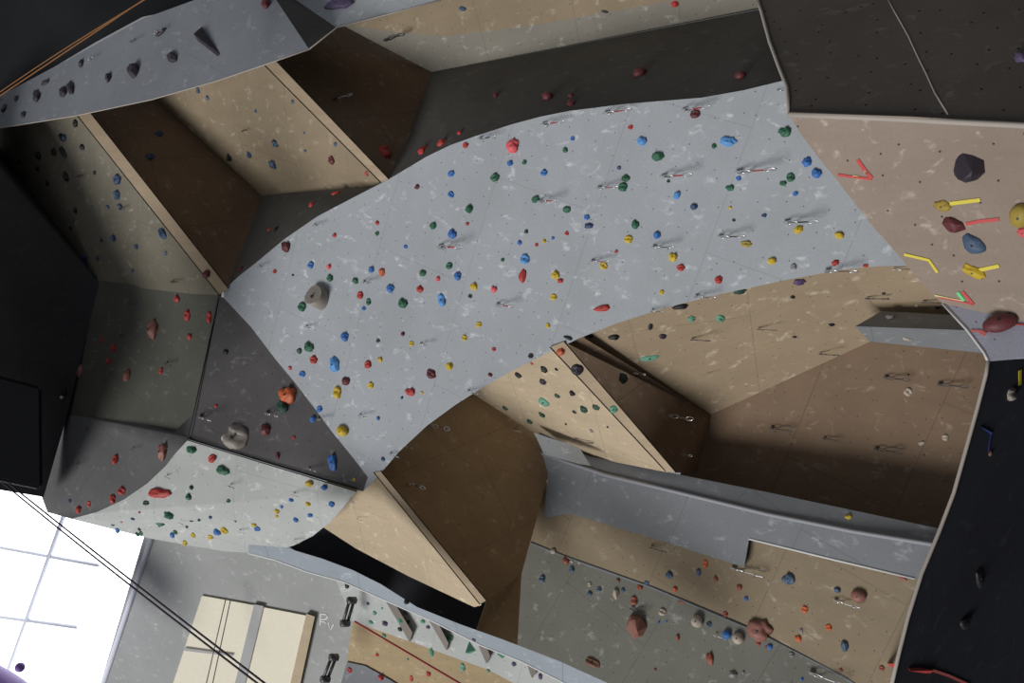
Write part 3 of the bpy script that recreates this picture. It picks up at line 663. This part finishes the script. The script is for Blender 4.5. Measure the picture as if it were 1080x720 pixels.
draws('bright', 'brown', '688,328,700,330;735,313,752,309;873,286,897,284;944,281,962,281;456,450,476,456;428,472,436,475;494,413,506,418;705,439,726,442;716,479,726,483;669,391,680,392;431,510,448,522;412,479,424,483')
draws('dull', 'brown', '128,220,140,219;84,186,96,183;183,297,196,297;353,106,378,104;118,124,126,125;257,138,265,138;140,45,150,40;110,400,118,403;73,405,80,408;176,384,188,388;93,452,98,456;140,474,146,478;80,492,86,497;128,353,134,356;176,502,184,506;243,512,250,515')
draws('bright', 'brown', '212,440,232,446;282,436,300,441;326,493,337,498;310,521,320,525;369,526,378,530;190,549,198,556;253,559,260,560;311,569,318,571;95,64,106,66;165,36,178,32;378,545,384,548')
draws('dull', 'black', '935,398,953,402;992,405,1012,408;815,451,832,453;870,462,882,466;925,473,944,476;865,371,880,372;915,312,932,313;975,316,993,317;730,356,746,358;800,345,815,346;608,462,626,465;688,577,702,581;667,642,681,646;408,41,432,38')
draws('bright', 'white', '775,599,800,606;882,633,900,640;755,670,764,672;857,710,882,720;745,393,753,396;540,455,550,459')
# chalky black cylinders hanging beside the ceiling edge
for a, b, lab in (((371, 633), (364, 657), 'upper dark metal shackle where the grey ceiling meets the cream wall'), ((352, 693), (343, 716), 'lower dark metal shackle left of the cream wall')):
    za = 11.6
    t = empty('shackle', W(*a, za), lab, 'shackle')
    pa, pb = W(*a, za), W(*b, za); s = (pb - pa).normalized().cross(Vector((0, 0, 1))).normalized() * .035
    bars('side_bar', [pa + s, pb + s], .022, DSTEEL, t); bars('side_bar', [pa - s, pb - s], .022, DSTEEL, t)
    bars('end_block', [pa - s * 1.6, pa + s * 1.6], .05, DSTEEL, t); bars('end_block', [pb - s * 1.6, pb + s * 1.6], .05, DSTEEL, t)

# ------------------------------------------------------------------ tape marks stuck on the walls
TM = {k: plain('tape_' + k, v, .5) for k, v in {'red': (.62, .06, .06), 'yellow': (.80, .66, .05), 'green': (.15, .75, .25), 'pink': (.85, .20, .17), 'blue': (.03, .05, .22), 'cream': (.75, .7, .3)}.items()}
def tape(colour, pts, w, label):
    hs = [at(*p) for p in pts]; n = hs[0][1]
    P = [h[0] + h[1] * .004 for h in hs]
    r = w / 2 / F * hs[0][3]
    tag(bars('tape_mark', P, r, TM[colour], flat=n), label, 'tape', 'coloured tape marks beside the holds')
tape('yellow', [(1002, 214.5), (1034, 210.5)], 4, 'short yellow tape right of the olive-yellow hold')
tape('red', [(1019, 236), (1034, 233), (1054, 231)], 3.6, 'short red tape right of the blocky maroon hold')
tape('yellow', [(1031, 285), (1054, 280)], 4, 'short yellow tape right of the mustard yellow hold')
tape('yellow', [(954, 268), (980, 274), (989, 287)], 3, 'bent yellow tape on the lower left border of the tan boulder')
tape('red', [(884, 184), (901, 186.5), (920, 188.5)], 2.6, 'thin red tape along the boulder edge under a thicker one')
tape('red', [(904.5, 168), (913, 180), (920, 188)], 4, 'slanted red tape stroke above the thin red tape')
tape('cream', [(900, 186), (906, 187)], 3.4, 'short cream tape patch on the thin red tape')
tape('cream', [(912, 180.5), (916, 182.5)], 3, 'short cream tape patch on the slanted red stroke')
tape('red', [(990, 313), (1010, 317), (1027, 320.5)], 1.8, 'thin red tape under the green tape at the boulder foot')
tape('red', [(1015, 307), (1021, 314), (1027, 321)], 3.4, 'slanted red tape right of the green tape')
tape('green', [(1010, 308), (1014, 313), (1017, 317)], 3.4, 'bright green slanted tape at the boulder foot')
tape('cream', [(986, 311), (1002, 314.5), (1016, 317)], 1.6, 'thin pale tape running left from the green tape')
tape('pink', [(1024, 348.8), (1036, 349.5)], 2.2, 'thin salmon tape on the lavender panel edge')
tape('pink', [(1034, 350), (1040, 353)], 4, 'salmon tape blob ending the thin salmon tape')
tape('red', [(1072, 342), (1090, 343.5)], 1.6, 'thin red tape right of the big egg-shaped hold')
tape('yellow', [(1075, 390), (1075, 406)], 5, 'yellow tape above the pale ring-shaped hold')
tape('blue', [(1026, 446), (1034, 449), (1045, 457)], 2.2, 'dark blue tape across the top of the black panel')
tape('blue', [(1045, 457), (1043, 466), (1042, 476)], 2.2, 'dark blue tape hanging down from the first blue tape')
tape('red', [(938, 701), (958, 704), (982, 708)], 5, 'bold red tape at the foot of the black panel')
tape('pink', [(982, 706), (1000, 712), (1022, 722)], 3, 'dull pink tape running right from the bold red tape')

# ------------------------------------------------------------------ chalk letters on the ceiling
CH = plain('white_chalk', (.85, .85, .82), .9)
t = empty('chalk_writing', W(345, 660, ZC(345, 660)), 'white chalk letters R and v written on the grey ceiling beside window frame', 'writing')
def stroke(name, pts):
    hs = [at(*p) for p in pts]; bars(name, [h[0] + h[1] * .004 for h in hs], .009, CH, t, flat=hs[0][1])
stroke('letter_stroke', [(338.5, 646), (338, 659)])
stroke('letter_stroke', [(338.5, 647), (344, 647.5), (346, 650), (344, 652.5), (339, 653)])
stroke('letter_stroke', [(338.5, 655), (343, 655.5), (344.5, 657.5)])
stroke('letter_stroke', [(346.5, 656), (349, 664), (352, 658)])

# ------------------------------------------------------------------ ropes
def rope(name, a, za, b, zb, r, mat, label, group=None, sag=0):
    pa, pb = W(*a, za), W(*b, zb)
    P = [pa.lerp(pb, k / 16) - Vector((0, 0, 1)) * 0 + (M3 @ Vector((0, sag * math.sin(math.pi * k / 16), 0))) for k in range(17)]
    tag(bars(name, P, r, mat), label, 'rope', group)
RB = plain('dark_rope', (.045, .035, .05), .8); RO = plain('orange_rope', (.27, .115, .035), .8)
rope('climbing_rope', (-30, 482), 10.5, (300, 742), 7.2, .009, RB, 'dark climbing rope crossing the bright skylight, the lower of the close pair', 'dark ropes in front of the skylight', -.03)
rope('climbing_rope', (-30, 478), 10.5, (292, 730), 7.2, .009, RB, 'dark climbing rope crossing the bright skylight, the upper of the close pair', 'dark ropes in front of the skylight', -.02)
rope('climbing_rope', (-30, 121), 10, (175, -16), 7.6, .0065, RO, 'orange climbing rope in the top left corner, upper strand', 'orange ropes in the top left corner')
rope('climbing_rope', (-30, 118), 10, (172, -12), 7.6, .0055, RO, 'orange climbing rope in the top left corner, lower strand', 'orange ropes in the top left corner', .03)
rope('thin_cable', (238, 632), 13.2, (212, 745), 13.2, .008, RB, 'thin dark cable hanging over the cream window, left of the two', 'thin cables over the cream window')
rope('thin_cable', (243, 633), 13.2, (219, 745), 13.2, .008, RB, 'thin dark cable hanging over the cream window, right of the two', 'thin cables over the cream window')
rope('climbing_rope', (374, 655), 10.9, (488, 722), 10.2, .011, SLINGS['red'], 'thin reddish rope stretched along the cream wall at the bottom')

# purple corner
t = empty('purple_volume', W(0, 720, 13), 'purple rounded volume poking in at the bottom left corner', 'volume')
bm = bmesh.new(); bmesh.ops.create_icosphere(bm, subdivisions=4, radius=1)
cc = W(-20, 740, 13)
for v in bm.verts: v.co = cc + M3 @ Vector((v.co.x * 1.07, v.co.y * .59 - v.co.x * .43, v.co.z * .5))
me = bpy.data.meshes.new('body'); bm.to_mesh(me); bm.free()
for f in me.polygons: f.use_smooth = True
link('body', me, PURP, t)
bm = bmesh.new(); bmesh.ops.create_icosphere(bm, subdivisions=3, radius=.07)
for v in bm.verts: v.co += W(21, 703.5, 12.8)
me = bpy.data.meshes.new('knob'); bm.to_mesh(me); bm.free()
for f in me.polygons: f.use_smooth = True
link('knob', me, PURP, t)

# ------------------------------------------------------------------ labels that single out each hold and quickdraw
from collections import Counter, defaultdict
ORD = ['first', 'second', 'third', 'fourth', 'fifth', 'sixth', 'seventh', 'eighth', 'ninth', 'tenth', 'eleventh', 'twelfth', 'thirteenth', 'fourteenth', 'fifteenth', 'sixteenth']
used = Counter(d['label'] for d in ITEMS if d['label'])
def rel(d, e):
    dx, dy = e['x'] - d['x'], e['y'] - d['y']
    return ('left of' if dx > 0 else 'right of') if abs(dx) > abs(dy) else ('above' if dy > 0 else 'below')
todo = [d for d in ITEMS if not d['label']]
for d in todo: d['l0'] = f"{d['base']} on the {PN[d['key']]}"
cnt = Counter(d['l0'] for d in todo)
for d in todo:
    if cnt[d['l0']] == 1: d['label'] = d['l0']
def near(d, k):
    c = sorted((math.hypot(e['x'] - d['x'], e['y'] - d['y']), id(e), e) for e in ITEMS if e is not d and e['key'] == d['key'])
    return c[k][2] if len(c) > k else None
for k in range(3):
    lv = defaultdict(list)
    for d in todo:
        if d['label']: continue
        e = near(d, k)
        if e: lv[f"{d['l0']}, {rel(d, e)} a {(e['base'].replace(' hold', '') + (' one' if d['cat'] != 'quickdraw' else ' hold')) if e['cat'] != 'quickdraw' else 'quickdraw'}"].append(d)
    for l, ds in lv.items():
        if len(ds) == 1 and l not in used: ds[0]['label'] = l; used[l] += 1
left = defaultdict(list)
for d in todo:
    if not d['label']: left[d['l0']].append(d)
for l, ds in left.items():
    full = sorted([d for d in todo if d['l0'] == l], key=lambda d: d['x'])
    for d in ds:
        k = full.index(d); r = len(full) - 1 - k
        d['label'] = f"{l}, " + (f"{ORD[k]} such from the left" if k <= r else f"{ORD[min(r, 15)]} such from the right")
        d['label'] = d['label'].replace('first such from the left', 'leftmost such one').replace('first such from the right', 'rightmost such one')
for d in ITEMS: tag(d['o'], d['label'], d['cat'], d['group'])
dup = [l for l, c in Counter(d['label'] for d in ITEMS).items() if c > 1]
print('DUP LABELS', dup[:5], 'LONG', [d['label'] for d in ITEMS if len(d['label'].split()) > 16][:5])
